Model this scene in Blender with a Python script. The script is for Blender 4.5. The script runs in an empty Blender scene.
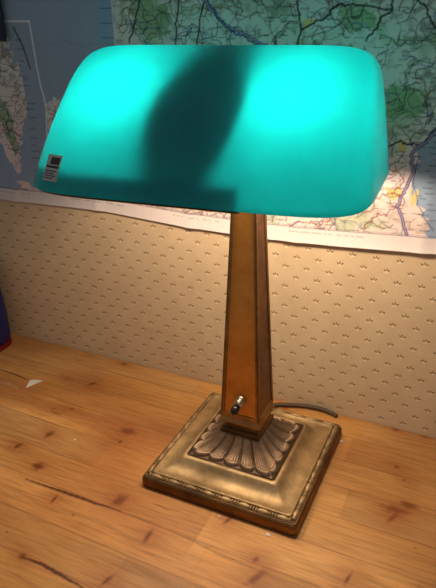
import bpy, bmesh, math, random
import numpy as np
from mathutils import Vector, Matrix

# ---------------------------------------------------------------- camera, light, exposure
S = 0.17            # metres per scene unit (one unit = width of the lamp's base)
TZ = 0.75           # height of the table top above the floor
C = bpy.context.scene.collection
scene = bpy.context.scene

def W3(x, y, z):
    return Vector((x * S, y * S, z * S + TZ))

def make_camera():
    f, yaw, pitch, roll = 601.37, -0.4444, 0.4370, -0.0172
    fw = Vector((math.sin(yaw) * math.cos(pitch), math.cos(yaw) * math.cos(pitch), -math.sin(pitch)))
    r0 = fw.cross(Vector((0, 0, 1))).normalized()
    u0 = r0.cross(fw)
    r = r0 * math.cos(roll) + u0 * math.sin(roll)
    u = -r0 * math.sin(roll) + u0 * math.cos(roll)
    cd = bpy.data.cameras.new('camera')
    cam = bpy.data.objects.new('camera', cd)
    C.objects.link(cam)
    m = Matrix((( r.x, u.x, -fw.x), (r.y, u.y, -fw.y), (r.z, u.z, -fw.z))).to_4x4()
    m.translation = W3(1.1977, -2.9207, 2.6827)
    cam.matrix_world = m
    cd.sensor_fit = 'VERTICAL'
    cd.sensor_height = 24
    cd.sensor_width = 24 * 436 / 588
    cd.lens = f / 588 * 24
    cd.clip_start = 0.01
    scene.camera = cam
make_camera()

world = bpy.data.worlds.new('world')
scene.world = world
world.use_nodes = True
bg = world.node_tree.nodes['Background']
bg.inputs[0].default_value = (0.95, 0.95, 1.0, 1)
bg.inputs[1].default_value = 0.16

BULB_POWER = 128.0
BULB_COLOUR = (1.0, 0.80, 0.60)

scene.view_settings.view_transform = 'Standard'
scene.view_settings.look = 'None'
scene.view_settings.gamma = 1
scene.view_settings.use_curve_mapping = False
scene.view_settings.exposure = 0.0

# ---------------------------------------------------------------- helpers
def lin(r, g, b):
    o = []
    for c in (r, g, b):
        c /= 255
        o.append(c / 12.92 if c <= 0.04045 else ((c + 0.055) / 1.055) ** 2.4)
    return (o[0], o[1], o[2], 1)

def obj(name, verts, faces, mats, parent=None, smooth=False, mi=None, loc=None):
    """verts in scene units, relative to the parent; links ONE mesh object"""
    me = bpy.data.meshes.new(name)
    off = Vector((0, 0, 0)) if (parent is not None or loc is not None) else Vector((0, 0, TZ))
    me.from_pydata([Vector(v) * S + off for v in verts], [], faces)
    if not isinstance(mats, (list, tuple)):
        mats = [mats]
    for m in mats:
        me.materials.append(m)
    if mi is not None:
        me.polygons.foreach_set('material_index', mi)
    if smooth:
        me.polygons.foreach_set('use_smooth', [True] * len(me.polygons))
    me.update()
    bm = bmesh.new(); bm.from_mesh(me)
    bmesh.ops.recalc_face_normals(bm, faces=bm.faces)
    bm.to_mesh(me); bm.free()
    o = bpy.data.objects.new(name, me)
    C.objects.link(o)
    if parent is not None:
        o.parent = parent
    if loc is not None:
        o.location = W3(*loc)
    return o

def empty(name, loc):
    o = bpy.data.objects.new(name, None)
    o.empty_display_size = 0.02
    C.objects.link(o)
    o.location = W3(*loc)
    return o

def tag(o, label=None, cat=None, group=None, kind=None):
    if label: o['label'] = label
    if cat: o['category'] = cat
    if group: o['group'] = group
    if kind: o['kind'] = kind
    return o

class MB:
    """collects geometry for one mesh"""
    def __init__(s): s.v = []; s.f = []; s.m = []
    def add(s, vs, fs, m=0):
        b = len(s.v); s.v += [tuple(v) for v in vs]
        s.f += [tuple(i + b for i in f) for f in fs]; s.m += [m] * len(fs)
    def box(s, x0, x1, y0, y1, z0, z1, m=0):
        s.add([(x, y, z) for z in (z0, z1) for y in (y0, y1) for x in (x0, x1)],
              [(0, 2, 3, 1), (4, 5, 7, 6), (0, 1, 5, 4), (2, 6, 7, 3), (0, 4, 6, 2), (1, 3, 7, 5)], m)
    def rings(s, rings, m=0, caps=True):
        n = len(rings[0]); vs = [p for r in rings for p in r]; fs = []
        for i in range(len(rings) - 1):
            for j in range(n):
                k = (j + 1) % n
                fs.append((i * n + j, i * n + k, (i + 1) * n + k, (i + 1) * n + j))
        if caps:
            fs.append(tuple(range(n))[::-1]); fs.append(tuple((len(rings) - 1) * n + j for j in range(n)))
        s.add(vs, fs, m)
    def square(s, prof, r=0.02, k=5, m=0):
        """stack of rounded squares: prof = [(half, z)]"""
        out = []
        for h, z in prof:
            rr = min(r, h * 0.9); ring = []
            for q in range(4):
                a0 = q * math.pi / 2
                cx = (h - rr) * (1 if q in (0, 3) else -1); cy = (h - rr) * (1 if q in (0, 1) else -1)
                for i in range(k + 1):
                    a = a0 + i / k * math.pi / 2
                    ring.append((cx + rr * math.cos(a), cy + rr * math.sin(a), z))
            out.append(ring)
        s.rings(out, m)
    def lathe(s, prof, o, d, n=24, m=0):
        """prof = [(radius, distance along d)] from point o"""
        d = Vector(d).normalized(); o = Vector(o)
        a = d.orthogonal().normalized(); b = d.cross(a)
        s.rings([[o + d * t + (a * math.cos(2 * math.pi * i / n) + b * math.sin(2 * math.pi * i / n)) * r for i in range(n)] for r, t in prof], m)
    def tube(s, pts, r, n=12, m=0):
        pts = [Vector(p) for p in pts]; rings = []
        up = Vector((0, 0, 1))
        for i, p in enumerate(pts):
            d = (pts[min(i + 1, len(pts) - 1)] - pts[max(i - 1, 0)]).normalized()
            a = d.cross(up)
            a = a.normalized() if a.length > 1e-4 else Vector((1, 0, 0))
            b = d.cross(a)
            rings.append([p + (a * math.cos(2 * math.pi * k / n) + b * math.sin(2 * math.pi * k / n)) * r for k in range(n)])
        s.rings(rings, m)
    def ellipsoid(s, c, r, axis='x', n=14, k=9, m=0, zmin=None):
        rings = []
        for i in range(1, k):
            t = -math.cos(math.pi * i / k); q = math.sin(math.pi * i / k)
            ring = []
            for j in range(n):
                a = 2 * math.pi * j / n
                if axis == 'x': p = (c[0] + r[0] * t, c[1] + r[1] * q * math.cos(a), c[2] + r[2] * q * math.sin(a))
                elif axis == 'y': p = (c[0] + r[0] * q * math.cos(a), c[1] + r[1] * t, c[2] + r[2] * q * math.sin(a))
                else: p = (c[0] + r[0] * q * math.cos(a), c[1] + r[1] * q * math.sin(a), c[2] + r[2] * t)
                ring.append(p)
            rings.append(ring)
        s.rings(rings, m)
    def grid(s, P, m=0):
        nr = len(P); nc = len(P[0])
        s.add([p for r in P for p in r],
              [(i * nc + j, i * nc + j + 1, (i + 1) * nc + j + 1, (i + 1) * nc + j) for i in range(nr - 1) for j in range(nc - 1)], m)
    def build(s, name, mats, parent=None, smooth=False, loc=None):
        return obj(name, s.v, s.f, mats, parent, smooth, s.m, loc)

def smooth_by_angle(o, deg=35):
    me = o.data
    me.polygons.foreach_set('use_smooth', [True] * len(me.polygons))
    bm = bmesh.new(); bm.from_mesh(me)
    for e in bm.edges:
        e.smooth = not (len(e.link_faces) == 2 and e.calc_face_angle(0) > math.radians(deg))
    bm.to_mesh(me); bm.free()
    return o

def polyline_curve(pts, n=8):
    """Catmull-Rom through the points"""
    P = [Vector(p) for p in pts]; P = [P[0] * 2 - P[1]] + P + [P[-1] * 2 - P[-2]]; out = []
    for i in range(1, len(P) - 2):
        for k in range(n):
            t = k / n; a, b, c, d = P[i - 1:i + 3]
            out.append(0.5 * ((2 * b) + (c - a) * t + (2 * a - 5 * b + 4 * c - d) * t * t + (3 * b - a - 3 * c + d) * t ** 3))
    out.append(P[-2])
    return out

# ---------------------------------------------------------------- materials
class NT:
    def __init__(s, name):
        s.m = bpy.data.materials.new(name); s.m.use_nodes = True
        s.t = s.m.node_tree; s.b = s.t.nodes['Principled BSDF']; s.out = s.t.nodes['Material Output']
    def n(s, kind, **kw):
        x = s.t.nodes.new(kind)
        for k, v in kw.items():
            if k.startswith('i_'):
                x.inputs[k[2:].replace('_', ' ')].default_value = v
            else: setattr(x, k, v)
        return x
    def l(s, a, b): s.t.links.new(a, b)
    def math(s, op, a, b=None, c=None):
        x = s.t.nodes.new('ShaderNodeMath'); x.operation = op
        for i, v in enumerate((a, b, c)):
            if v is None: continue
            if isinstance(v, (int, float)): x.inputs[i].default_value = v
            else: s.l(v, x.inputs[i])
        return x.outputs[0]
    def ramp(s, fac, stops):
        x = s.t.nodes.new('ShaderNodeValToRGB'); e = x.color_ramp.elements
        while len(e) > 1: e.remove(e[-1])
        e[0].position, e[0].color = stops[0]
        for p, c in stops[1:]:
            q = e.new(p); q.color = c
        s.l(fac, x.inputs[0]); return x.outputs[0]
    def mix(s, fac, a, b, mode='MIX'):
        x = s.t.nodes.new('ShaderNodeMix'); x.data_type = 'RGBA'; x.blend_type = mode
        for i, v in ((0, fac), (6, a), (7, b)):
            if isinstance(v, (int, float, tuple)): x.inputs[i].default_value = v
            else: s.l(v, x.inputs[i])
        return x.outputs[2]
    def noise(s, scale, detail=3, rough=0.5, stretch=(1, 1, 1)):
        tc = s.t.nodes.new('ShaderNodeTexCoord'); mp = s.t.nodes.new('ShaderNodeMapping')
        mp.inputs['Scale'].default_value = stretch; s.l(tc.outputs['Object'], mp.inputs[0])
        x = s.t.nodes.new('ShaderNodeTexNoise'); x.inputs['Scale'].default_value = scale
        x.inputs['Detail'].default_value = detail; x.inputs['Roughness'].default_value = rough
        s.l(mp.outputs[0], x.inputs['Vector']); return x.outputs[0]
    def bump(s, h, strength=0.3, dist=0.001):
        x = s.t.nodes.new('ShaderNodeBump'); x.inputs['Strength'].default_value = strength
        x.inputs['Distance'].default_value = dist; s.l(h, x.inputs['Height']); s.l(x.outputs[0], s.b.inputs['Normal'])

def plain(name, col, rough=0.6, metal=0.0, amount=0.08, scale=60):
    q = NT(name); f = q.noise(scale, 4)
    dark = tuple(c * (1 - amount) for c in col[:3]) + (1,); light = tuple(min(1, c * (1 + amount)) for c in col[:3]) + (1,)
    q.l(q.ramp(f, [(0.3, dark), (0.7, light)]), q.b.inputs['Base Color'])
    q.b.inputs['Roughness'].default_value = rough; q.b.inputs['Metallic'].default_value = metal
    return q.m

def brass(name, c0, c1, spot, rough=0.38, metal=0.85, bump=0.25):
    q = NT(name)
    f = q.noise(28, 6, 0.65); g = q.noise(900, 3, 0.6)
    base = q.ramp(f, [(0.32, c0), (0.62, c1)])
    sp = q.ramp(g, [(0.30, (0.7, 0.7, 0.7, 1)), (0.38, (0, 0, 0, 1))])
    q.l(q.mix(sp, base, spot), q.b.inputs['Base Color'])
    q.l(q.ramp(f, [(0.3, (rough + 0.15,) * 3 + (1,)), (0.7, (rough - 0.05,) * 3 + (1,))]), q.b.inputs['Roughness'])
    q.b.inputs['Metallic'].default_value = metal
    q.bump(g, bump, 0.0004)
    return q.m

M_base = brass('aged_brass', lin(132, 106, 72), lin(198, 168, 120), lin(80, 58, 38), 0.48, 0.62, 0.5)
M_groove = brass('groove_brass', lin(84, 62, 42), lin(120, 94, 64), lin(50, 36, 24), 0.5, 0.6, 0.5)
M_leaf = brass('tarnished_brass', lin(136, 108, 82), lin(204, 172, 140), lin(60, 44, 32), 0.5, 0.6, 0.5)
M_edge = brass('dark_brass', lin(90, 62, 32), lin(130, 92, 48), lin(50, 34, 20), 0.4)
M_col = brass('column_brass', lin(126, 92, 52), lin(176, 136, 80), lin(46, 30, 18), 0.36)
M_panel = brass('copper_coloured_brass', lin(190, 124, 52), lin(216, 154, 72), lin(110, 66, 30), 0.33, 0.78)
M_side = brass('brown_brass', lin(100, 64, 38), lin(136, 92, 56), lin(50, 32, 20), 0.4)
M_steel = plain('nickel', lin(190, 186, 176), 0.3, 1.0)
M_black = plain('black_bakelite', lin(22, 22, 28), 0.28)
M_cable = plain('brown_cable', lin(80, 62, 44), 0.6)
M_white = plain('white_paper', lin(225, 222, 215), 0.8)
M_navy = plain('navy_print', lin(20, 28, 52), 0.55)
M_blue = plain('blue_plastic', lin(18, 30, 96), 0.4)
M_red = plain('red_plastic', lin(110, 16, 26), 0.45)
M_label = plain('silver_label', lin(186, 186, 176), 0.45)
M_ink = plain('label_ink', lin(48, 52, 52), 0.6)
M_floor = plain('floor_boards', lin(110, 80, 55), 0.6)
M_pine_leg = plain('pine_leg', lin(190, 130, 75), 0.5)

def relief_leaf():
    # cast relief: lighter colour on the raised lobes, browner in the hollows
    q = NT('cast_relief_brass'); a = q.n('ShaderNodeVertexColor', layer_name='Col')
    sp = q.n('ShaderNodeSeparateColor'); q.l(a.outputs[0], sp.inputs[0]); f = q.noise(160, 5, 0.65)
    k = q.math('ADD', sp.outputs[0], q.math('MULTIPLY', q.math('SUBTRACT', f, 0.5), 0.5))
    q.l(q.ramp(k, [(0.02, lin(92, 70, 50)), (0.4, lin(132, 106, 80)), (0.9, lin(200, 170, 138))]), q.b.inputs['Base Color'])
    q.b.inputs['Metallic'].default_value = 0.6; q.b.inputs['Roughness'].default_value = 0.46
    q.bump(f, 0.3, 0.0004); return q.m
M_leaf_relief = relief_leaf()

def attr_paper():
    q = NT('printed_map'); a = q.n('ShaderNodeVertexColor', layer_name='Col')
    f = q.noise(500, 4)
    v = q.ramp(f, [(0.3, (0.93, 0.93, 0.93, 1)), (0.7, (1, 1, 1, 1))])
    q.l(q.mix(1.0, a.outputs[0], v, 'MULTIPLY'), q.b.inputs['Base Color'])
    q.b.inputs['Roughness'].default_value = 0.55
    q.b.inputs['Specular IOR Level'].default_value = 0.25
    return q.m
M_map = attr_paper()

def pine():
    q = NT('varnished_pine'); a = q.n('ShaderNodeVertexColor', layer_name='Col')
    f = q.noise(60, 8, 0.62, (0.35, 5.5, 1)); g = q.noise(7, 4, 0.5, (1, 2.2, 1)); h = q.noise(260, 4, 0.6, (0.12, 4, 1))
    v = q.ramp(f, [(0.3, (0.72, 0.62, 0.50, 1)), (0.52, (1, 1, 1, 1)), (0.8, (1.0, 0.97, 0.92, 1))])
    w = q.ramp(g, [(0.3, (0.80, 0.70, 0.58, 1)), (0.65, (1, 1, 1, 1))])
    x = q.ramp(h, [(0.3, (0.86, 0.82, 0.76, 1)), (0.6, (1, 1, 1, 1))])
    q.l(q.mix(1.0, q.mix(1.0, q.mix(1.0, a.outputs[0], v, 'MULTIPLY'), w, 'MULTIPLY'), x, 'MULTIPLY'), q.b.inputs['Base Color'])
    q.l(q.ramp(f, [(0.3, (0.55,) * 3 + (1,)), (0.7, (0.38,) * 3 + (1,))]), q.b.inputs['Roughness'])
    q.bump(h, 0.25, 0.0005)
    return q.m
M_pine = pine()

def wallpaper():
    q = NT('sprigged_wallpaper')
    tc = q.n('ShaderNodeTexCoord'); sp = q.n('ShaderNodeSeparateXYZ'); q.l(tc.outputs['Object'], sp.inputs[0])
    P = 0.15 * S
    u = q.math('DIVIDE', q.math('SUBTRACT', sp.outputs[0], 0.729 * S), P)
    v = q.math('DIVIDE', q.math('SUBTRACT', sp.outputs[2], TZ + 0.950 * S), P)
    # hand-printed wobble
    wob = q.noise(90, 2)
    u = q.math('ADD', u, q.math('MULTIPLY', q.math('SUBTRACT', wob, 0.5), 0.14))
    def ell(a, b, cx, cy, rx, ry, ang):
        a = q.math('SUBTRACT', a, cx); b = q.math('SUBTRACT', b, cy)
        c, s_ = math.cos(ang), math.sin(ang)
        p = q.math('DIVIDE', q.math('ADD', q.math('MULTIPLY', a, c), q.math('MULTIPLY', b, s_)), rx)
        r = q.math('DIVIDE', q.math('SUBTRACT', q.math('MULTIPLY', b, c), q.math('MULTIPLY', a, s_)), ry)
        d = q.math('ADD', q.math('MULTIPLY', p, p), q.math('MULTIPLY', r, r))
        return q.math('SUBTRACT', 1.0, q.math('MINIMUM', d, 1.0))
    dark = None; light = None
    for off in (0.0, 0.5):
        a = q.math('SUBTRACT', q.math('FRACT', q.math('ADD', u, off + 0.5)), 0.5)
        b = q.math('SUBTRACT', q.math('FRACT', q.math('ADD', v, off + 0.5)), 0.5)
        for e in ((-0.095, 0.02, 0.070, 0.034, math.radians(-35)), (0.095, 0.02, 0.070, 0.034, math.radians(35)),
                  (0.0, 0.065, 0.030, 0.068, 0.0)):
            x = ell(a, b, *e); dark = x if dark is None else q.math('MAXIMUM', dark, x)
        for e in ((-0.06, -0.075, 0.028, 0.028, 0), (0.06, -0.075, 0.028, 0.028, 0), (0.0, -0.05, 0.024, 0.05, 0)):
            x = ell(a, b, *e); light = x if light is None else q.math('MAXIMUM', light, x)
    dark = q.math('MINIMUM', q.math('MULTIPLY', dark, 4.0), 0.9)
    light = q.math('MINIMUM', q.math('MULTIPLY', light, 3.0), 0.8)
    f = q.noise(35, 6, 0.7)
    base = q.ramp(f, [(0.25, lin(208, 180, 142)), (0.7, lin(222, 196, 158))])
    g = q.noise(900, 2)
    base = q.mix(1.0, base, q.ramp(g, [(0.35, (0.9, 0.9, 0.9, 1)), (0.6, (1, 1, 1, 1))]), 'MULTIPLY')
    c = q.mix(light, base, lin(240, 228, 200))
    c = q.mix(dark, c, lin(120, 84, 34))
    q.l(c, q.b.inputs['Base Color'])
    q.b.inputs['Roughness'].default_value = 0.75
    q.b.inputs['Specular IOR Level'].default_value = 0.2
    q.bump(g, 0.15, 0.0003)
    return q.m
M_paper = wallpaper()

def glass(name, col, tr, gloss, rough):
    q = NT(name); q.t.nodes.remove(q.b)
    f = q.noise(25, 3)
    c = q.ramp(f, [(0.3, tuple(x * 0.94 for x in col[:3]) + (1,)), (0.7, col)])
    d = q.n('ShaderNodeBsdfDiffuse'); t = q.n('ShaderNodeBsdfTranslucent'); g = q.n('ShaderNodeBsdfGlossy')
    g.inputs['Roughness'].default_value = rough
    q.l(c, d.inputs[0]); q.l(c, t.inputs[0])
    m = q.n('ShaderNodeMixShader'); m.inputs[0].default_value = tr
    q.l(d.outputs[0], m.inputs[1]); q.l(t.outputs[0], m.inputs[2])
    fr = q.n('ShaderNodeFresnel'); fr.inputs[0].default_value = 1.45
    k = q.math('MULTIPLY', fr.outputs[0], gloss)
    m2 = q.n('ShaderNodeMixShader'); q.l(k, m2.inputs[0]); q.l(m.outputs[0], m2.inputs[1]); q.l(g.outputs[0], m2.inputs[2])
    q.l(m2.outputs[0], q.out.inputs[0])
    return q.m
M_shade_out = glass('green_cased_glass', (0.003, 0.76, 0.86, 1), 0.78, 1.0, 0.22)
M_shade_in = glass('white_opal_glass', (0.33, 0.33, 0.325, 1), 0.66, 0.5, 0.3)

def emitter():
    q = NT('frosted_bulb_light'); q.t.nodes.remove(q.b)
    e = q.n('ShaderNodeEmission'); e.inputs[0].default_value = BULB_COLOUR + (1,); e.inputs[1].default_value = BULB_POWER
    q.l(e.outputs[0], q.out.inputs[0]); return q.m
M_bulb = emitter()

# ---------------------------------------------------------------- the room
WALLY = 0.731
def struct(name, mb, mat):
    return tag(mb.build(name, mat), kind='structure')
b = MB(); b.box(-9, 9, WALLY, WALLY + 0.6, -TZ / S, 9.5); struct('wall_back', b, M_paper)
b = MB(); b.box(-9, 9, -12, WALLY, -TZ / S - 0.3, -TZ / S); struct('floor', b, M_floor)

# ---------------------------------------------------------------- painted grids (colour of the print / the wood itself)
rng = np.random.default_rng(7)
def inside(poly, X, Y):
    r = np.zeros(X.shape, bool); n = len(poly)
    for i in range(n):
        x0, y0 = poly[i]; x1, y1 = poly[(i + 1) % n]
        if y0 == y1: continue
        c = ((Y < y0) != (Y < y1)) & (X < (x1 - x0) * (Y - y0) / (y1 - y0) + x0)
        r ^= c
    return r
def vnoise(X, Y, sx, sy, seed):
    g = np.random.default_rng(seed).random((258, 258))
    x = (X / sx) % 256; y = (Y / sy) % 256
    i = x.astype(int); j = y.astype(int); fx = x - i; fy = y - j
    fx = fx * fx * (3 - 2 * fx); fy = fy * fy * (3 - 2 * fy)
    return (g[i, j] * (1 - fx) * (1 - fy) + g[i + 1, j] * fx * (1 - fy) + g[i, j + 1] * (1 - fx) * fy + g[i + 1, j + 1] * fx * fy)
class Canvas:
    def __init__(s, x0, x1, y0, y1, d):
        s.x0, s.y0, s.d = x0, y0, d
        s.nx = int((x1 - x0) / d) + 1; s.ny = int((y1 - y0) / d) + 1
        s.xs = x0 + np.arange(s.nx) * d; s.ys = y0 + np.arange(s.ny) * d
        s.X, s.Y = np.meshgrid(s.xs, s.ys); s.c = np.ones((s.ny, s.nx, 3))
    def fill(s, mask, col, a=1.0):
        a = np.asarray(a) * mask.astype(float); s.c = s.c * (1 - a[..., None]) + np.array(col[:3]) * a[..., None]
    def line(s, pts, w, col, a=1.0):
        for (x0, y0), (x1, y1) in zip(pts[:-1], pts[1:]):
            m = 2 * w + s.d
            i0 = max(0, int((min(x0, x1) - m - s.x0) / s.d)); i1 = min(s.nx, int((max(x0, x1) + m - s.x0) / s.d) + 2)
            j0 = max(0, int((min(y0, y1) - m - s.y0) / s.d)); j1 = min(s.ny, int((max(y0, y1) + m - s.y0) / s.d) + 2)
            if i1 <= i0 or j1 <= j0: continue
            X = s.X[j0:j1, i0:i1]; Y = s.Y[j0:j1, i0:i1]
            dx, dy = x1 - x0, y1 - y0; L = dx * dx + dy * dy + 1e-12
            t = np.clip(((X - x0) * dx + (Y - y0) * dy) / L, 0, 1)
            D = np.hypot(X - x0 - t * dx, Y - y0 - t * dy)
            k = np.clip((w / 2 - D) / s.d + 0.5, 0, 1) * min(1.0, w / s.d) * a
            s.c[j0:j1, i0:i1] = s.c[j0:j1, i0:i1] * (1 - k[..., None]) + np.array(col[:3]) * k[..., None]
def rough_line(pts, amp, rg, n=5):
    out = []
    for (x0, y0), (x1, y1) in zip(pts[:-1], pts[1:]):
        for k in range(n):
            t = k / n; out.append((x0 + (x1 - x0) * t + (rg.normal() * amp if k else 0), y0 + (y1 - y0) * t + (rg.normal() * amp if k else 0)))
    out.append(pts[-1]); return out
def set_colours(o, cols):
    ca = o.data.color_attributes.new('Col', 'FLOAT_COLOR', 'POINT')
    a = np.ones((len(cols), 4), np.float32); a[:, :3] = np.clip(cols, 0, 1)
    ca.data.foreach_set('color', a.ravel())

def sheet(name, P, cols, mat, parent=None, thick=None, flat=False):
    """fast regular grid mesh from an array of points (ny, nx, 3) in scene units, absolute"""
    ny, nx = P.shape[:2]
    idx = np.arange(ny * nx).reshape(ny, nx)
    q = np.stack([idx[:-1, :-1], idx[:-1, 1:], idx[1:, 1:], idx[1:, :-1]], -1).reshape(-1, 4)
    V = P.reshape(-1, 3).astype(float)
    nv = len(V)
    if thick is not None and not flat:          # closed sheet: a back copy of the whole grid, joined along the edge
        rim = np.concatenate([idx[0, :], idx[1:, -1], idx[-1, -2::-1], idx[-2:0:-1, 0]])
        V = np.concatenate([V, V + np.array(thick)]); cols = np.concatenate([cols.reshape(-1, 3)] * 2)
        q = np.concatenate([q, q[:, ::-1] + nv, np.stack([rim, rim + nv, np.roll(rim, -1) + nv, np.roll(rim, -1)], -1)])
    if thick is not None and flat:              # closed slab: back copy of the outline, joined by a skirt
        rim = np.concatenate([idx[0, :], idx[1:, -1], idx[-1, -2::-1], idx[-2:0:-1, 0]])
        B = V[rim] + np.array(thick); V = np.concatenate([V, B]); cols = np.concatenate([cols.reshape(-1, 3), cols.reshape(-1, 3)[rim]])
        k = len(rim); r2 = nv + np.arange(k)
        sk = np.stack([rim, r2, np.roll(r2, -1), np.roll(rim, -1)], -1)
        q = np.concatenate([q, sk])
    me = bpy.data.meshes.new(name)
    me.vertices.add(len(V)); VV = V * S; VV[:, 2] += TZ
    me.vertices.foreach_set('co', VV.ravel())
    me.loops.add(q.size); me.loops.foreach_set('vertex_index', q.ravel())
    me.polygons.add(len(q)); me.polygons.foreach_set('loop_start', np.arange(len(q)) * 4)
    me.polygons.foreach_set('use_smooth', np.ones(len(q), bool))
    me.update(calc_edges=True); me.validate()
    if thick is not None and flat:              # the flat back as one polygon
        bm = bmesh.new(); bm.from_mesh(me); bm.verts.ensure_lookup_table()
        bm.faces.new([bm.verts[int(i)] for i in r2][::-1]); 
        for f in bm.faces:
            if len(f.verts) > 4: f.smooth = False
        bm.to_mesh(me); bm.free()
    me.materials.append(mat)
    o = bpy.data.objects.new(name, me); C.objects.link(o)
    if parent is not None: o.parent = parent; o.matrix_parent_inverse = parent.matrix_world.inverted()
    set_colours(o, cols.reshape(-1, 3))
    return o

# ---------------------------------------------------------------- the map on the wall
MAP = {
  'sea_left': [(-2.242, 2.857), (-1.288, 2.831), (-1.339, 2.655), (-1.39, 2.501), (-1.596, 2.205), (-1.842, 1.763), (-2.006, 1.356), (-2.576, 1.38)],
  'land_inset': [(-2.282, 2.598), (-2.202, 2.571), (-2.166, 2.518), (-2.187, 2.464), (-2.163, 2.396), (-2.12, 2.328), (-2.103, 2.224), (-2.095, 2.117), (-2.132, 1.969), (-2.202, 1.815), (-2.243, 1.656), (-2.247, 1.536), (-2.304, 1.506), (-2.346, 1.608), (-2.397, 1.707), (-2.464, 1.782)],
  'green_inset': [(-2.378, 2.121), (-2.307, 2.079), (-2.269, 1.977), (-2.245, 1.85), (-2.241, 1.719), (-2.299, 1.683), (-2.335, 1.806), (-2.372, 1.919), (-2.407, 1.993)],
  'land_small': [(-1.898, 2.111), (-1.82, 2.135), (-1.772, 2.095), (-1.824, 2.0), (-1.897, 1.894), (-1.922, 1.966), (-1.926, 2.052)],
  'land_bl': [(-2.293, 1.458), (-2.135, 1.424), (-1.997, 1.406), (-2.026, 1.354), (-2.21, 1.351), (-2.285, 1.393)],
  'land_bottom': [(-1.949, 1.459), (-1.51, 1.487), (-0.822, 1.521), (-0.323, 1.538), (-0.322, 1.311), (-0.832, 1.304), (-1.525, 1.361), (-1.964, 1.369)],
  'scalebar_l': [(-1.354, 2.803), (-1.276, 2.802), (-1.309, 2.502), (-1.398, 2.501)],
  'land_main': [(-1.259, 2.818), (0.766, 2.765), (0.863, 2.048), (0.773, 1.941), (0.746, 1.835), (0.743, 1.763), (0.782, 1.627), (0.845, 1.497), (0.906, 1.378), (0.343, 1.331), (-0.285, 1.316), (-1.303, 2.408)],
  'green_top': [(-1.095, 2.786), (-1.132, 2.7), (-1.077, 2.64), (-1.069, 2.557), (-0.995, 2.533), (-0.882, 2.545), (-0.827, 2.621), (-0.872, 2.718), (-0.979, 2.743), (-0.991, 2.783)],
  'green_mid': [(0.54, 2.274), (0.618, 2.271), (0.73, 2.248), (0.772, 2.207), (0.764, 2.142), (0.662, 2.126), (0.581, 2.099), (0.549, 2.137)],
  'green3': [(-0.59, 2.785), (-0.234, 2.776), (0.013, 2.693), (-0.075, 2.631), (-0.296, 2.676), (-0.525, 2.712)],
  'green4': [(0.245, 2.699), (0.424, 2.676), (0.475, 2.596), (0.323, 2.566), (0.239, 2.628)],
  'yel1': [(0.594, 1.687), (0.68, 1.708), (0.71, 1.65), (0.644, 1.605), (0.594, 1.625)],
  'yel2': [(0.618, 1.965), (0.662, 1.979), (0.684, 1.935), (0.635, 1.914)],
  'yel3': [(0.027, 2.641), (0.086, 2.661), (0.112, 2.619), (0.053, 2.598)],
  'yel4': [(0.749, 1.715), (0.787, 1.634), (0.778, 1.571), (0.743, 1.617)],
}
ROADS = {
  'frame': [(-2.204, 2.651), (-1.966, 2.648), (-1.952, 2.331), (-1.915, 2.067), (-1.945, 1.831), (-1.978, 1.638)],
  'diag': [(-2.119, 2.611), (-2.053, 2.478), (-2.016, 2.33)],
  'rail1': [(-1.042, 2.79), (-1.072, 2.699), (-1.101, 2.623), (-1.15, 2.509)],
  'rail2': [(-0.755, 2.783), (-0.783, 2.649), (-0.804, 2.498)],
  'rail3': [(-0.584, 2.779), (-0.628, 2.647), (-0.654, 2.499)],
  'river': [(-0.604, 2.78), (-0.552, 2.702), (-0.492, 2.646), (-0.439, 2.607), (-0.386, 2.584), (-0.308, 2.551), (-0.223, 2.512), (-0.133, 2.479)],
  'r1': [(-0.008, 2.765), (0.007, 2.683), (0.03, 2.588), (0.003, 2.502)],
  'r2': [(0.03, 2.588), (0.1, 2.619), (0.174, 2.655), (0.211, 2.7), (0.255, 2.719), (0.356, 2.707), (0.531, 2.685)],
  'r3': [(0.524, 2.752), (0.531, 2.68), (0.471, 2.641), (0.454, 2.586), (0.405, 2.525)],
  'r4': [(0.581, 2.751), (0.65, 2.73), (0.706, 2.691), (0.746, 2.614), (0.793, 2.565)],
  'r5': [(0.86, 2.07), (0.812, 2.023), (0.771, 1.958), (0.698, 1.959), (0.65, 1.978), (0.586, 1.939), (0.541, 1.924)],
  'hwy': [(0.841, 2.047), (0.786, 1.971), (0.735, 1.927), (0.723, 1.891), (0.735, 1.834), (0.746, 1.787), (0.729, 1.738), (0.712, 1.687), (0.685, 1.61), (0.679, 1.559), (0.718, 1.475), (0.752, 1.382)],
  'red1': [(0.466, 1.402), (0.535, 1.477), (0.612, 1.506), (0.679, 1.559)],
  'red2': [(0.536, 1.6), (0.616, 1.646), (0.693, 1.642)],
  'red3': [(0.179, 1.405), (0.244, 1.427), (0.294, 1.467), (0.338, 1.492), (0.405, 1.527)],
  'red4': [(-1.9, 1.4), (-1.774, 1.461), (-1.669, 1.4), (-1.552, 1.436), (-1.43, 1.387), (-1.248, 1.423), (-1.08, 1.365), (-0.908, 1.43), (-0.748, 1.375), (-0.557, 1.427), (-0.435, 1.369)],
  'red5': [(-0.032, 1.349), (0.069, 1.418), (0.179, 1.405)],
  'coast1': [(0.762, 1.894), (0.75, 1.799), (0.756, 1.704), (0.813, 1.563), (0.845, 1.497), (0.9, 1.422)],
  'neat': [(-2.522, 1.377), (-1.907, 1.35), (-1.082, 1.334), (-0.197, 1.32), (0.407, 1.347), (0.951, 1.391)],
}
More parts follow.
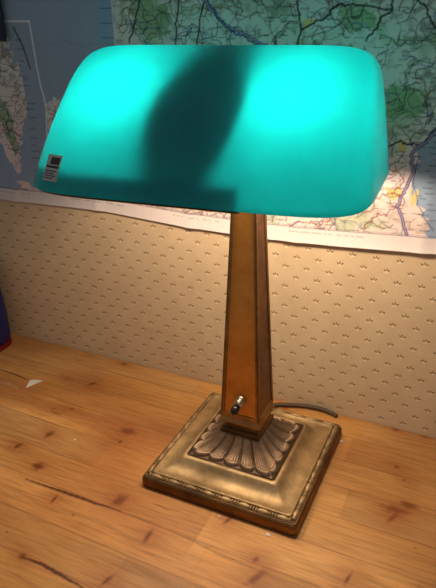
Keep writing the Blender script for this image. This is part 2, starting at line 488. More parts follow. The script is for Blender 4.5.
CRACKS = {
  'crack1': [(-1.218, -0.754), (-0.966, -0.749), (-0.727, -0.745), (-0.509, -0.736)],
  'crack1b': [(-0.509, -0.736), (-0.17, -0.743), (0.132, -0.778), (0.402, -0.792), (0.628, -0.804)],
  'crack2': [(-0.818, -1.243), (-0.701, -1.234), (-0.557, -1.246), (-0.362, -1.265)],
  'crack3': [(-2.372, 0.193), (-2.165, 0.182), (-1.971, 0.153)],
  'crack4': [(-1.554, -0.108), (-1.446, -0.115)],
  'crack5': [(-0.373, -0.604), (-0.23, -0.611)],
  'seamR': [(0.381, 0.124), (0.665, 0.097), (1.195, 0.02)],
}
KNOTS = [(-1.48, 0.32, 0.022, 0.07), (-1.542, -0.076, 0.014, 0.02), (-1.417, -0.02, 0.021, 0.021), (-0.886, -0.073, 0.078, 0.048), (-0.871, -0.199, 0.019, 0.027), (-1.375, -0.327, 0.033, 0.07), (-1.492, -0.522, 0.025, 0.057), (-1.229, -0.626, 0.061, 0.06), (-0.939, -0.821, 0.017, 0.053), (-0.564, -0.662, 0.045, 0.082), (-0.263, -0.833, 0.021, 0.097), (-0.818, -1.235, 0.03, 0.036), (-0.307, -1.174, 0.019, 0.08), (-1.412, 0.682, 0.031, 0.027), (-1.721, 0.31, 0.015, 0.024), (0.841, 0.717, 0.032, 0.034), (1.03, 0.728, 0.032, 0.034), (0.918, 0.321, 0.024, 0.019), (0.979, 0.217, 0.011, 0.018), (0.969, -0.133, 0.021, 0.076), (0.979, -0.06, 0.107, 0.048), (0.837, -0.644, 0.014, 0.071), (0.354, -0.729, 0.02, 0.036), (0.399, -0.841, 0.029, 0.089), (0.103, -0.538, 0.016, 0.068), (0.042, 0.638, 0.027, 0.024), (1.037, 0.01, 0.076, 0.041)]

def paint_map():
    cv = Canvas(-3.3, 1.7, 1.27, 3.6, 0.005)
    X, Y = cv.X, cv.Y
    SEA = lin(150, 168, 188); LAND = lin(232, 216, 210); GREEN = lin(132, 166, 122); MARG = lin(226, 212, 206)
    cv.fill(np.ones_like(X, bool), SEA)
    warp = (vnoise(X, Y, .03, .03, 1) - .5) * .05; warp2 = (vnoise(X, Y, .03, .03, 2) - .5) * .05
    XX, YY = X + warp, Y + warp2
    main = inside([(-1.259, 3.7), (1.25, 3.7), (1.2, 2.5), (1.02, 2.2), (0.863, 2.048), (0.773, 1.941), (0.746, 1.835), (0.743, 1.763), (0.782, 1.627), (0.845, 1.497), (0.906, 1.25), (-2.0, 1.25), (-1.95, 1.459), (-1.5, 1.50), (-1.30, 1.9), (-1.27, 2.45)], XX, YY)
    main &= X > -1.262 - (Y < 1.9) * 1.0
    masks = [main] + [inside(MAP[k], XX, YY) for k in ('land_inset', 'land_small', 'land_bl')]
    masks.append(inside([(-2.6, 3.0), (-2.3, 2.95), (-2.28, 2.598), (-2.464, 1.782), (-2.7, 1.6), (-3.4, 1.7), (-3.4, 3.7), (-2.7, 3.7)], XX, YY))
    land = np.zeros_like(main)
    for m in masks: cv.fill(m, LAND); land |= m
    # land colour shifts to pale grey-green towards the top
    top_tint = np.clip((Y - 1.75) / .9, 0, 1) * land
    cv.fill(land, lin(208, 218, 212), top_tint * .8)
    shade = np.clip((vnoise(XX, YY, .045, .028, 3) - .52) * 3.2, 0, 1) * np.clip(vnoise(X, Y, .4, .3, 4) * 1.8 - .35, 0, 1)
    cv.fill(land, lin(128, 132, 120), shade * .75)
    cv.fill(land & (Y < 1.62), lin(228, 190, 170), .35)
    for k in ('green_inset', 'green_top', 'green_mid', 'green3', 'green4'):
        cv.fill(inside(MAP[k], XX, YY) & land, GREEN, .8 if k != 'green3' else .35)
    gm = np.clip((vnoise(XX, YY, .12, .09, 9) - .66) * 6, 0, 1); cv.fill(land & (X > -1.2), lin(140, 176, 120), gm * .5)
    for k in ('yel1', 'yel2', 'yel3', 'yel4'): cv.fill(inside(MAP[k], XX, YY), lin(226, 196, 84), .75)
    cv.fill(inside(MAP['scalebar_l'], X, Y), lin(128, 170, 205), .6)
    rg = np.random.default_rng(11)
    # minor roads, streams, place names (too small to read)
    def region(p):
        i = int((p[0] - cv.x0) / cv.d); j = int((p[1] - cv.y0) / cv.d)
        return 0 <= i < cv.nx and 0 <= j < cv.ny and land[j, i]
    cols = [lin(70, 72, 74), lin(96, 70, 70), lin(70, 96, 140), lin(134, 76, 70), lin(60, 60, 60)]
    n = 0
    while n < 1500:
        p = (rg.uniform(-3.2, 1.3), rg.uniform(1.32, 3.4))
        if not region(p): continue
        n += 1; a = rg.uniform(0, 6.28); pts = [p]
        for k in range(rg.integers(4, 14)):
            a += rg.normal() * .6; q = (pts[-1][0] + math.cos(a) * .022, pts[-1][1] + math.sin(a) * .022)
            if not region(q): break
            pts.append(q)
        if len(pts) > 1: cv.line(pts, rg.choice([.004, .005, .007]), cols[rg.choice(5, p=[.34, .2, .2, .13, .13])], .75)
    n = 0
    while n < 1500:
        p = (rg.uniform(-3.2, 1.3), rg.uniform(1.32, 3.4))
        if not region(p): continue
        n += 1; cv.line([p, (p[0] + rg.uniform(.02, .06), p[1])], .006, lin(40, 40, 44), .6)
    # coast names in the sea beside the inset coast and the right coast
    for k in range(15):
        y = 1.55 + k * .07 + rg.normal() * .02
        cv.line([(-2.09 - .06 * abs(y - 2.1), y), (-2.05 - .06 * abs(y - 2.1) + rg.uniform(0, .05), y)], .006, lin(50, 54, 64), .7)
    for k in range(18):
        y = 1.42 + k * .035; x = .80 + rg.uniform(0, .06)
        cv.line([(x, y), (x + rg.uniform(.02, .06), y)], .006, lin(60, 60, 74), .7)
    for y in np.arange(2.45, 3.5, .09): cv.line([(-1.36, y), (-1.27, y)], .005, lin(60, 70, 90), .8)
    cv.line([(-1.266, 3.6), (-1.262, 2.3)], .008, lin(220, 226, 230), .9)
    for y in np.arange(1.5, 2.6, .045): cv.line([(.925 - .0 * y, y), (.95, y + .012)], .006, lin(70, 74, 110), .7)
    cv.line([(-1.72, 2.53), (-1.35, 2.44)], .004, lin(90, 100, 120), .6)
    cv.line([(-1.93, 2.5), (-1.2, 2.5)], .004, lin(110, 120, 140), .4)
    # traced roads, rivers and the inset frame
    dk = lin(44, 44, 50)
    for k in ('rail1', 'rail2', 'rail3', 'r1', 'r2', 'r3', 'r4', 'r5'):
        cv.line(rough_line(ROADS[k], .004, rg), .011, dk, .9)
    for k in ('river', 'hwy'):
        L = rough_line(ROADS[k], .004, rg); cv.line(L, .019, lin(66, 70, 124), .9); cv.line(L, .006, lin(196, 170, 190), .8)
    cv.line(rough_line([(x + .03, y - .03) for x, y in ROADS['river']], .006, rg), .01, lin(50, 84, 130), .9)
    for k in ('red1', 'red2', 'red3', 'red4', 'red5'):
        cv.line(rough_line(ROADS[k], .008, rg), .007, lin(140, 62, 62), .8)
    cv.line(rough_line(ROADS['coast1'], .006, rg), .006, lin(60, 84, 130), .8)
    cv.line(ROADS['diag'], .012, lin(30, 36, 52), .9)
    cv.line(ROADS['frame'], .012, lin(235, 235, 235), .95)
    # white margin and its printed neat line along the bottom
    edge = 1.375 + 0.0 * X
    cv.fill(Y < edge, MARG)
    cv.line([(-3.3, 1.375), (1.7, 1.375)], .006, lin(110, 100, 120), .8)
    cv.line([(-3.3, 1.385), (1.7, 1.385)], .004, lin(110, 100, 120), .6)
    for x in np.arange(-3.2, 1.6, .016):
        if rg.random() < .65 and (x % .9) < .5: cv.line([(x, 1.345), (x + .010, 1.345)], .006, lin(120, 110, 116), .7)
    # folding creases
    P = np.zeros(X.shape + (3,))
    bot = np.interp(X, [-2.6, -1.5, -.8, -.2, .3, .95, 1.7], [1.305, 1.325, 1.29, 1.285, 1.305, 1.345, 1.36])
    t = (Y - cv.ys[0]) / (cv.ys[-1] - cv.ys[0])
    P[..., 0] = X; P[..., 2] = Y + (bot - cv.ys[0]) * (1 - t) ** 3
    crease = sum(.010 * np.exp(-((X - c) / .05) ** 2) for c in (-2.35, -1.55, -.75, .05, .85)) + .006 * np.exp(-((Y - 2.22) / .04) ** 2)
    curl = .028 * np.exp(-(Y - 1.27) / .06) * (.4 + .6 * np.clip((X + 1.2) / 2, 0, 1))
    P[..., 1] = WALLY - .012 - crease - curl - .006 * (vnoise(X, Y, .5, .5, 8) - .5)
    return P, cv.c
P, c = paint_map()
m = sheet('wall_map', P, c, M_map, None, (0, .003, 0))
tag(m, 'large printed road map of coast and sea pinned on the wall behind the lamp', 'map')

# ---------------------------------------------------------------- the table
table = empty('pine_table', (-1.0, -1.8, -TZ / S))
tag(table, 'knotty varnished pine table pushed against the papered wall under the lamp', 'table')
bpy.context.view_layer.update()
def paint_table():
    cv = Canvas(-3.6, 2.4, -2.4, 0.725, 0.006)
    X, Y = cv.X, cv.Y
    yy = Y + .018 * X + (vnoise(X, X * 0, 1.2, 1, 5) - .5) * .02
    row = np.floor((yy + .745) / .25).astype(int)
    rg = np.random.default_rng(5)
    base = np.array(lin(236, 180, 112)[:3])
    tone = np.ones(X.shape)
    hue = np.zeros(X.shape)
    cuts = {}
    for r in range(row.min(), row.max() + 1):
        m = row == r; x = -3.8 - rg.uniform(0, 1); cs = []
        if r == -2: cs = [-.29]
        if r == -1: cs = [-.9, .7]
        while x < 2.6:
            x2 = x + rg.uniform(.9, 2.2)
            k = rg.uniform(.74, 1.06); h = rg.uniform(-1, 1)
            mm = m & (X >= x) & (X < x2); tone[mm] = k; hue[mm] = h
            cs.append(x2); x = x2
        cuts[r] = cs
    tone[(row == -2) & (X < -.29)] = .84; tone[(row == -1) & (X < .4)] = 1.04
    cv.c = base * tone[..., None] * np.stack([1 + .03 * hue, 1 + .0 * hue, 1 - .12 * hue], -1)
    # growth rings: soft stretched streaks bending round the knots
    bend = np.zeros(X.shape)
    for (kx, ky, a, b_) in KNOTS: bend += .05 * np.exp(-((X - kx) / .16) ** 2 - ((Y - ky) / .09) ** 2) * np.sign(Y - ky + 1e-6)
    Yb = Y - bend
    st = vnoise(X + row * 3.1, Yb + row * .7, .55, .018, 21) * .6 + vnoise(X + row, Yb, 1.1, .045, 22) * .4
    cv.c *= (1 - .20 * np.clip((st - .45) * 2.2, 0, 1))[..., None] * np.array([1, .97, .9])
    ruddy = np.clip((vnoise(X, Y, .75, .34, 41) - .42) * 2.4, 0, 1)          # darker, redder wood in broad patches, stronger towards the wall
    cv.fill(np.ones_like(X, bool), np.array(lin(176, 108, 58)[:3]), ruddy * (.5 + .3 * (row >= -1)) * .75)
    brown = np.array(lin(112, 52, 22)[:3]); dark = np.array(lin(52, 26, 16)[:3])
    # seams between boards, faint
    fr = (yy + .745) / .25 - row
    seam = np.exp(-(np.minimum(fr, 1 - fr) * .25 / .0045) ** 2) * .45
    cv.fill(np.ones_like(X, bool), brown, seam)
    for r, cs in cuts.items():
        for x in cs: cv.line([(x, -.745 + r * .25 - .018 * x + .01), (x + .004, -.745 + (r + 1) * .25 - .018 * x - .01)], .006, brown, .12)
    for (kx, ky, a, b_) in KNOTS:
        ang = rg.uniform(-.5, .1) if b_ > a else 0
        dx = (X - kx) * math.cos(ang) + (Y - ky) * math.sin(ang); dy = -(X - kx) * math.sin(ang) + (Y - ky) * math.cos(ang)
        wob = 1 + .5 * (vnoise(X, Y, .02, .02, 31) - .5)
        d = np.sqrt((dx / (a * .9)) ** 2 + (dy / (b_ * .8)) ** 2) * wob
        cv.fill(np.ones_like(X, bool), brown, np.clip((1.15 - d) * 1.4, 0, 1) * .7)
        cv.fill(np.ones_like(X, bool), dark, np.clip((.75 - d) * 1.8, 0, 1) * .85)
        halo = np.exp(-(dx / (a + .09)) ** 2 - (dy / (b_ + .03)) ** 2); cv.fill(np.ones_like(X, bool), np.array(lin(172, 98, 44)[:3]), halo * .5)
    for k in range(40):                      # pin knots
        x, y = rg.uniform(-3.4, 2.2), rg.uniform(-2.3, .7); a = rg.uniform(.006, .014)
        d = np.hypot((X - x) / a, (Y - y) / a / .8); cv.fill(np.ones_like(X, bool), brown, np.clip(1.2 - d, 0, 1) * .7)
    for k, w_ in (('crack1', .024), ('crack1b', .010), ('crack2', .024), ('crack3', .016), ('crack4', .01), ('crack5', .008), ('seamR', .006)):
        L = rough_line(CRACKS[k], .0015, rg); N_ = len(L)
        f1 = .45 if k in ('crack1b', 'seamR') else .9
        for i in range(N_ - 1):
            tp = .35 + .65 * math.sin(math.pi * (i + .5) / (N_ - 1)); cv.line(L[i:i + 2], w_ * tp, brown, f1 * .8); cv.line(L[i:i + 2], w_ * .4 * tp, dark, f1 * .8)
    cv.line([(-2.35, .02), (-2.1, .05), (-2.0, .04)], .03, lin(225, 200, 170), .35)
    P = np.stack([X, Y, np.zeros_like(X)], -1)
    return P, cv.c
P, c = paint_table()
sheet('tabletop', P, c, M_pine, table, (0, 0, -.16), True)
ox, oy, oz = -1.0, -1.8, -TZ / S
for x in (-3.4, 2.2):
    for y in (-2.2, .52):
        b = MB(); b.square([(.11, 0), (.16, 1.2), (.17, TZ / S - .16)], .02); o = b.build('leg', M_pine_leg, table); o.location = Vector((x - ox, y - oy, 0)) * S
for (x0, x1, y0, y1) in ((-3.25, 2.05, -2.28, -2.18), (-3.25, 2.05, .5, .6), (-3.5, -3.4, -2.05, .37), (2.2, 2.3, -2.05, .37)):
    b = MB(); b.box(x0 - ox, x1 - ox, y0 - oy, y1 - oy, TZ / S - .75, TZ / S - .16); b.build('apron', M_pine_leg, table)

# ---------------------------------------------------------------- the lamp
lamp = empty('desk_lamp', (0, 0, 0))
tag(lamp, 'brass desk lamp with lit green glass shade, standing on the pine table', 'lamp')
b = MB(); b.square([(.494, 0), (.504, .006), (.508, .02), (.508, .06), (.502, .074), (.494, .079), (.1, .079)], .03, 6)
smooth_by_angle(b.build('base_plate', M_edge, lamp))
b = MB(); b.square([(.496, .0785), (.4955, .083), (.490, .084), (.486, .081), (.458, .081), (.456, .094), (.451, .099), (.444, .098), (.438, .092),
                    (.40, .094), (.378, .100), (.360, .108), (.344, .120), (.331, .136), (.322, .151), (.314, .160), (.303, .163), (.292, .160), (.1, .16)], .022, 5)
o = smooth_by_angle(b.build('base_tier', [M_base, M_groove], lamp), 50)
for p in o.data.polygons:
    if max(abs(p.center.x), abs(p.center.y)) > .4535 * S and p.center.z < .09 * S: p.material_index = 1
# bead border
b = MB()
for q in range(4):
    a = q * math.pi / 2; ca, sa = round(math.cos(a)), round(math.sin(a)); N = 8; L = .472; st = 2 * L / N
    ax = 'x' if sa == 0 else 'y'
    for k in range(N):
        u = -L + (k + .5) * st; p = (u * ca + L * sa, u * sa - L * ca, .083)
        r = (.041, .0175, .018) if ax == 'x' else (.0175, .041, .018)
        b.ellipsoid(p, r, ax)
        for du in (-.5, -.36) if k else (-.36,):
            uu = u + du * st; p = (uu * ca + L * sa, uu * sa - L * ca, .083)
            r = (.007, .017, .017) if ax == 'x' else (.017, .007, .017); b.ellipsoid(p, r, ax, 10, 6)
        uu = u + .36 * st; p = (uu * ca + L * sa, uu * sa - L * ca, .083)
        b.ellipsoid(p, (.007, .017, .017) if ax == 'x' else (.017, .007, .017), ax, 10, 6)
b.build('bead_border', M_base, lamp, True)
# acanthus fan mount rising to the column foot
LOBE = []
def leaf_mount():
    b = MB(); nu, nt = 150, 56; LB = 5
    for q in range(4):
        a = q * math.pi / 2; ca, sa = math.cos(a), math.sin(a); G = []
        for i in range(nt + 1):
            t = i / nt
            half = .122 + (.296 - .122) * t
            z = .16 + .128 * (1 - t) ** 2.0
            row = []
            for j in range(nu + 1):
                u = -1 + 2 * j / nu
                uu = (u * .5 + .5) * LB; k = min(int(uu), LB - 1); w = (uu - k) * 2 - 1
                mid = abs(k - (LB - 1) / 2) / ((LB - 1) / 2)
                tend = .95 - .17 * abs(w) ** 2.2 - .03 * mid
                env = max(0.0, 1 - w * w) ** .5 * min(1, t * 5 + .25)
                lobe = 0.0
                if t < tend:
                    e = min(1, (tend - t) / .06)
                    vein = .5 + .5 * math.cos(w * math.pi * 6)
                    lip = math.exp(-((t - tend + .07) / .05) ** 2)
                    lobe = e ** .5 * (.017 * env * (.5 + .5 * t) + .009 * vein * (1 - lip) * (.4 + .6 * t) + .011 * lip)
                    if abs(w) > .93: lobe *= .25
                if abs(u) > .985: lobe = .012 * math.sin(min(1, t * 1.1) * math.pi) 
                x, y = u * half, -half
                row.append((x * ca - y * sa, x * sa + y * ca, z + lobe)); LOBE.append(lobe)
            G.append(row)
        b.grid(G)
    # underside skirt so the mount is a closed shell
    b.square([(.297, .150), (.297, .161)], .004, 3)
    return b
b = leaf_mount(); o = b.build('leaf_mount', M_leaf_relief, lamp)
lb = np.zeros(len(o.data.vertices)); lb[:len(LOBE)] = np.array(LOBE) / .034; set_colours(o, np.stack([lb] * 3, -1))
bm = bmesh.new(); bm.from_mesh(o.data); bmesh.ops.remove_doubles(bm, verts=bm.verts, dist=1e-5)
for f in bm.faces: f.smooth = True
bm.to_mesh(o.data); bm.free()
# foot mouldings
b = MB(); b.square([(.118, .27), (.130, .285), (.133, .292), (.133, .304), (.128, .311), (.112, .317), (.106, .325), (.105, .345), (.110, .356), (.122, .364)], .004, 2)
smooth_by_angle(b.build('column_foot', M_edge, lamp))
# tapering column
ZB, ZT = .362, 1.98
def hw(z): return .130 + (.063 - .130) * (z - ZB) / (ZT - ZB)
b = MB(); b.square([(.128, ZB), (.136, ZB + .006), (.136, ZB + .022), (.131, ZB + .030), (hw(.42) , .402), (hw(.42) - .002, .42)], .004, 2)
smooth_by_angle(b.build('column_plinth', M_col, lamp))
b = MB(); b.square([(hw(.41) - .011, .41), (hw(ZT) - .011, ZT)], .002, 1)
# raised frame: four corner posts, a rail across the foot and the head of each face
def strip(z0, z1, w0, w1, u0, u1, m=0):
    for q in range(4):
        a = q * math.pi / 2; ca, sa = math.cos(a), math.sin(a)
        vs = []
        for z, (ua, ub) in ((z0, u0), (z1, u1)):
            h = hw(z)
            for u, y in ((ua, -h), (ub, -h), (ub, -h + .013), (ua, -h + .013)):
                vs.append((u * ca - y * sa, u * sa + y * ca, z))
        b.add(vs, [(0, 3, 2, 1), (4, 5, 6, 7), (0, 1, 5, 4), (1, 2, 6, 5), (2, 3, 7, 6), (3, 0, 4, 7)], m)
fw_ = .021
strip(.41, ZT, 0, 0, (-hw(.41), -hw(.41) + fw_), (-hw(ZT), -hw(ZT) + fw_ * .75))
strip(.41, ZT, 0, 0, (hw(.41) - fw_, hw(.41)), (hw(ZT) - fw_ * .75, hw(ZT)))
strip(.41, .436, 0, 0, (-hw(.41) + fw_, hw(.41) - fw_), (-hw(.436) + fw_, hw(.436) - fw_))
strip(ZT - .03, ZT, 0, 0, (-hw(ZT) + .015, hw(ZT) - .015), (-hw(ZT) + .015, hw(ZT) - .015))
b.build('column', M_col, lamp)
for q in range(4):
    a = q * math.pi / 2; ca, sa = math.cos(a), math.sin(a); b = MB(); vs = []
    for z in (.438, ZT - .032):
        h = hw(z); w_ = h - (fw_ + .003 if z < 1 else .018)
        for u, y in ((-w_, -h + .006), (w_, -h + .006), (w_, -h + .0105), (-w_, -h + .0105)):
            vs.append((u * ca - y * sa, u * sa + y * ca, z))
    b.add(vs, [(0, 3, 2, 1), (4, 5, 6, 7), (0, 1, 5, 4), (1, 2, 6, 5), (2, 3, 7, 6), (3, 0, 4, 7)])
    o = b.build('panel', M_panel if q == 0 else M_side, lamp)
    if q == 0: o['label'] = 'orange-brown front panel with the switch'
# switch on the front panel
sy = -hw(.53) + .006
sw = MB(); n_ = 28
prof = [(.034, 0), (.034, .008), (.024, .009)]
for k in range(5): prof += [(.031, .011 + k * .008), (.024, .015 + k * .008)]
prof += [(.018, .052)]
sw.lathe(prof, (.006, sy, .548), (-.10, -1, -.30), n_)
sw_o = smooth_by_angle(sw.build('switch', M_steel, lamp), 25); sw_o['label'] = 'nickel threaded switch collar'
b = MB(); b.lathe([(.014, .040), (.016, .050), (.023, .056), (.026, .068), (.025, .084), (.019, .098), (.008, .104)], (.006, sy, .548), (-.22, -1, -.62), 20)
kn = smooth_by_angle(b.build('knob', M_black, sw_o), 40); kn['label'] = 'black switch knob'

# ---- holder, sockets and bulbs under the shade
SX, SYAW = -.146, .072
b = MB()
b.square([(.060, ZT - .02), (.060, ZT + .03), (.045, ZT + .05), (.045, 2.06)], .01, 3)
b.lathe([(.075, -.07), (.075, .07)], (0, 0, 2.13), (0, 1, 0), 24)
b.lathe([(.03, -.42), (.03, .14)], (0, -.02, 2.10), (1, -.02, 0), 12)
smooth_by_angle(b.build('shade_holder', M_edge, lamp))
for sx in (-1, 1):
    b = MB(); b.lathe([(.05, .03), (.068, .05), (.068, .25), (.060, .255), (.060, .28)], (SX, -.13, 2.15), (sx, sx * SYAW, 0), 24)
    so = smooth_by_angle(b.build('bulb_socket', M_edge, lamp))
    b = MB(); b.lathe([(.030, .275), (.040, .30), (.062, .35), (.085, .41), (.095, .47), (.088, .53), (.060, .575), (.02, .592)], (SX, -.13, 2.15), (sx, sx * SYAW, 0), 24)
    smooth_by_angle(b.build('light_bulb', M_bulb, so), 60)

# ---- the shade
PS = dict(L=.845, Df=.702, Db=.385, z1=1.921, H=.619, x0=-.146, yaw=.072, tp=.091, k=10.756, n=6.321, m=1.248)
def lvl(t):
    p = PS
    return p['L'] * max(0, 1 - t ** p['k']) ** (1 / p['k']) * (1 - p['tp'] * t), max(0, 1 - t ** p['m']) ** (1 / p['m'])
def place(x, y, z):
    c, s_ = math.cos(PS['yaw']), math.sin(PS['yaw'])
    return (x * c - y * s_ + PS['x0'], x * s_ + y * c, z + PS['z1'])
def shade_mesh():
    NA = 280; TH = .017
    # evenly spaced plan parameter
    aa = np.linspace(0, 2 * math.pi, 4001)[:-1]; ca, sa = np.cos(aa), np.sin(aa)
    R = (np.abs(ca) ** PS['n'] + np.abs(sa) ** PS['n']) ** (-1 / PS['n'])
    px = R * ca; py = R * sa * .62; d = np.hypot(np.diff(np.append(px, px[0])), np.diff(np.append(py, py[0]))); cum = np.concatenate([[0], np.cumsum(d)])
    sel = np.interp(np.linspace(0, cum[-1], NA + 1)[:-1], cum, np.arange(4001)); sel = (np.round(sel).astype(int)) % 4000
    ux = (R * ca)[sel]; uy = (R * sa)[sel]
    ts = 1 - (1 - np.linspace(0, 1, 46)) ** 2.0; ts[-1] = .99985
    def surf(inset):
        out = []
        for t in ts:
            L, Dn = lvl(t); ring = []
            for x, y in zip(ux, uy):
                D = (PS['Df'] if y < 0 else PS['Db']) * Dn
                X_ = x * L; Y_ = y * D; Z_ = PS['H'] * t
                if inset:
                    X_ *= max(0, 1 - inset / max(L, .05)); Y_ *= (1 - inset / PS['Df'] * 1.3); Z_ = PS['H'] * t * (1 - inset * 1.6 / PS['H'])
                ring.append(place(X_, Y_, Z_))
            out.append(ring)
        return out
    b = MB(); o_ = surf(0); i_ = surf(TH)
    n = NA
    b.rings(o_, 0, False); b.rings(i_, 1, False)
    b.add(o_[0] + i_[0], [(j, (j + 1) % n, n + (j + 1) % n, n + j) for j in range(n)], 0)      # rim
    for k, rr in ((0, o_[-1]), (1, i_[-1])): b.add(rr, [tuple(range(n))], k)
    return b
o = shade_mesh().build('glass_shade', [M_shade_out, M_shade_in], lamp, True); o['label'] = 'green cased glass shade, white inside'
bm = bmesh.new(); bm.from_mesh(o.data); bmesh.ops.remove_doubles(bm, verts=bm.verts, dist=1e-6); bmesh.ops.recalc_face_normals(bm, faces=bm.faces); bm.to_mesh(o.data); bm.free()
smooth_by_angle(o, 60)
shade = o
def front(x, t, off=.003):
    """point on the outside of the front of the shade: x along it, t = height share"""
    L, Dn = lvl(max(t, 0)); D = PS['Df'] * Dn
    y = -D * max(0, 1 - abs(x / L) ** PS['n']) ** (1 / PS['n'])
    return place(x, y - off, PS['H'] * t + off * .6)
# sticker
def sticker():
    b = MB(); nx, nt = 14, 22; x0, x1, t0, t1 = STX
    G = [[front(x0 + (x1 - x0) * i / nx, t0 + (t1 - t0) * j / nt) for i in range(nx + 1)] for j in range(nt + 1)]
    B = [[front(x0 + (x1 - x0) * i / nx, t0 + (t1 - t0) * j / nt, .0004) for i in range(nx + 1)] for j in range(nt + 1)]
    rg = random.Random(4)
    vs = [p for r in G for p in r] + [p for r in B for p in r]; nn = (nx + 1) * (nt + 1); fs = []; ms = []
    for j in range(nt):
        for i in range(nx):
            a = j * (nx + 1) + i; fs.append((a, a + 1, a + nx + 2, a + nx + 1))
            ink = 0
            if 1 <= i < nx - 1:
                if j in (2, 4, 6, 8) and i < 12 - (j % 4): ink = 1          # rows of small print
                if 11 <= j <= 12: ink = 1
                if 14 <= j <= 19 and i >= 4: ink = 1                        # printed block
            ms.append(ink)
    rim = [i for i in range(nx + 1)] + [(j + 1) * (nx + 1) - 1 for j in range(1, nt + 1)] + [nt * (nx + 1) + i for i in range(nx - 1, -1, -1)] + [j * (nx + 1) for j in range(nt - 1, 0, -1)]
    for p, q in zip(rim, rim[1:] + rim[:1]): fs.append((p, nn + p, nn + q, q)); ms.append(0)
    return obj('sticker', vs, fs, [M_label, M_ink], shade, False, ms)
STX = (-.690, -.598, .075, .25)
s_ = sticker(); s_['label'] = 'small silver sticker with dark print'
# metal carrying rail inside the front of the glass
b = MB(); G0 = []; G1 = []
for i in range(41):
    x = -.80 + 1.12 * i / 40
    G0.append(x)
def rail_pt(x, t, off): 
    p = front(x, t, -off); return p
for i in range(40):
    a, c_ = G0[i], G0[i + 1]
    vs = [rail_pt(x, t, off + do) for x in (a, c_) for t, do in ((.0, 0), (.18, .018)) for off in (.021, .035)]
    fs = [(0, 1, 5, 4), (2, 6, 7, 3), (0, 4, 6, 2), (1, 3, 7, 5)]
    if i == 0: fs.append((0, 2, 3, 1))
    if i == 39: fs.append((4, 5, 7, 6))
    b.add(vs, fs)
o = b.build('shade_rail', M_edge, lamp); 
bm = bmesh.new(); bm.from_mesh(o.data); bmesh.ops.remove_doubles(bm, verts=bm.verts, dist=1e-6); bmesh.ops.recalc_face_normals(bm, faces=bm.faces); bm.to_mesh(o.data); bm.free()
# added unseen arch under the crest, blocks bulb light to darken the glass's middle
b = MB(); rows = []
for k in range(25):
    s2 = -1 + 2 * k / 24
    th = s2 * math.radians(88)
    D = .50 if s2 < 0 else .25
    rows.append((D * math.sin(th), 2.02 + .36 * math.cos(th)))
for (y0, z0), (y1, z1) in zip(rows[:-1], rows[1:]):
    vs = [(x, y, z - dz) for x in (SX - .21, SX + .26) for (y, z) in ((y0, z0), (y1, z1)) for dz in (0, .012)]
    b.add(vs, [(0, 1, 3, 2), (4, 6, 7, 5), (0, 2, 6, 4), (1, 5, 7, 3)])
    b.add([], [])
for (y, z) in (rows[0], rows[-1]): b.add([(x, y, z - dz) for x in (SX - .21, SX + .26) for dz in (0, .012)], [(0, 1, 3, 2)])
b.lathe([(.025, 2.05), (.025, 2.375)], (SX, 0, 0), (0, 0, 1), 12)
o = b.build('glow_blocker', M_edge, lamp)
# power cord from the back of the base to the gap behind the table
cd = polyline_curve([(-.02, .48, .03), (-.05, .56, .022), (-.02, .635, .022), (.08, .675, .024), (.20, .698, .026), (.31, .700, .028), (.39, .668, .022), (.46, .64, .018), (.56, .66, .018), (.66, .69, .018), (.74, .708, .010), (.78, .711, .018)][:9], 8)
cd = polyline_curve([(-.02, .48, .03), (-.05, .56, .022), (-.02, .625, .020), (.08, .665, .020), (.20, .697, .022), (.31, .703, .022), (.38, .690, .020), (.425, .672, .018)], 8)
b = MB(); b.tube(cd, .0155, 12)
smooth_by_angle(b.build('power_cord', M_cable, lamp), 60)

# ---------------------------------------------------------------- things at the left edge
# navy sheet hung over the map's upper left corner
b = MB(); b.box(-.55, 0, -.014, 0, 0, .9); b.box(-.53, -.02, -.016, -.014, .02, .88)
o = b.build('navy_picture', M_navy, None, False, (-2.168, WALLY - .045, 2.52)); tag(o, 'dark navy picture hung over the upper left corner of the map', 'picture')
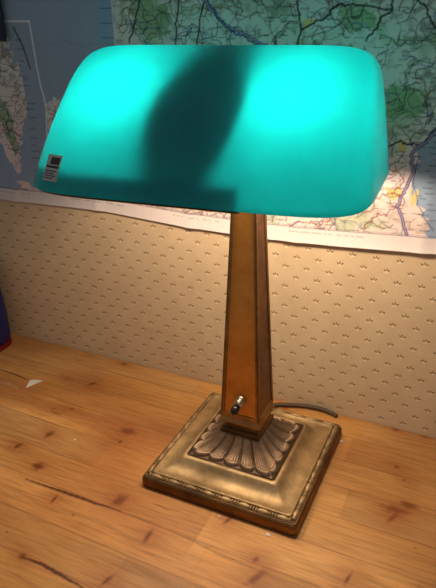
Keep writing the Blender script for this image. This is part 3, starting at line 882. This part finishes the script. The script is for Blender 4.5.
# blue tub
tub = empty('storage_tub', (-2.815, .40, 0)); tag(tub, 'dark blue rounded plastic tub with a red foot, against the wall at left', 'tub')
def sup(h1, h2, z, n=4, k=48):
    r = []
    for i in range(k):
        a = 2 * math.pi * i / k; c_, s2 = math.cos(a), math.sin(a); R = (abs(c_) ** n + abs(s2) ** n) ** (-1 / n); r.append((R * c_ * h1, R * s2 * h2, z))
    return r
b = MB(); b.rings([sup(.28, .22, .05), sup(.295, .235, .07), sup(.300, .24, .12), sup(.296, .24, .3), sup(.288, .235, .45), sup(.278, .23, .60), sup(.26, .22, .70), sup(.238, .203, .735)])
smooth_by_angle(b.build('body', M_blue, tub), 50)
b = MB(); b.rings([sup(.28, .22, 0), sup(.30, .24, .008), sup(.30, .24, .04), sup(.28, .22, .05)]); o = smooth_by_angle(b.build('foot_ring', M_red, tub), 50); o['label'] = 'red foot ring'
b = MB(); b.rings([sup(.238, .203, .733), sup(.245, .21, .745), sup(.235, .20, .775), sup(.20, .17, .795)]); smooth_by_angle(b.build('lid', M_blue, tub), 50)

# scraps of paper on the table
def scrap(name, pts, label, cat, h=.004, group=None):
    cx = sum(p[0] for p in pts) / len(pts); cy = sum(p[1] for p in pts) / len(pts); n = len(pts)
    vs = [(x - cx, y - cy, 0) for x, y in pts] + [(x - cx, y - cy, h) for x, y in pts]
    fs = [tuple(range(n))[::-1], tuple(range(n, 2 * n))] + [(i, (i + 1) % n, n + (i + 1) % n, n + i) for i in range(n)]
    return tag(obj(name, vs, fs, M_white, None, False, None, (cx, cy, 0)), label, cat, group)
scrap('paper_scrap', [(-1.930, .060), (-1.975, .160), (-1.93, .185), (-1.875, .195)], 'white triangular paper scrap lying on the table at far left', 'paper')
for (x, y, r, lab) in ((.352, -.548, .012, 'white paper crumb by the front corner of the lamp base'),
                       (.525, .425, .011, 'white paper crumb beside the right edge of the lamp base'),
                       (-1.171, -.308, .009, 'white speck alone on the left of the table'),
                       (.045, -.535, .008, 'tiny white speck under the front edge of the lamp base')):
    rg = random.Random(int(x * 1000)); pts = [(x + r * rg.uniform(.5, 1.1) * math.cos(a * 1.2566) * 1.6, y + r * rg.uniform(.5, 1.1) * math.sin(a * 1.2566)) for a in range(5)]
    scrap('paper_crumb', pts, lab, 'crumb', .006, 'white crumbs on the table')
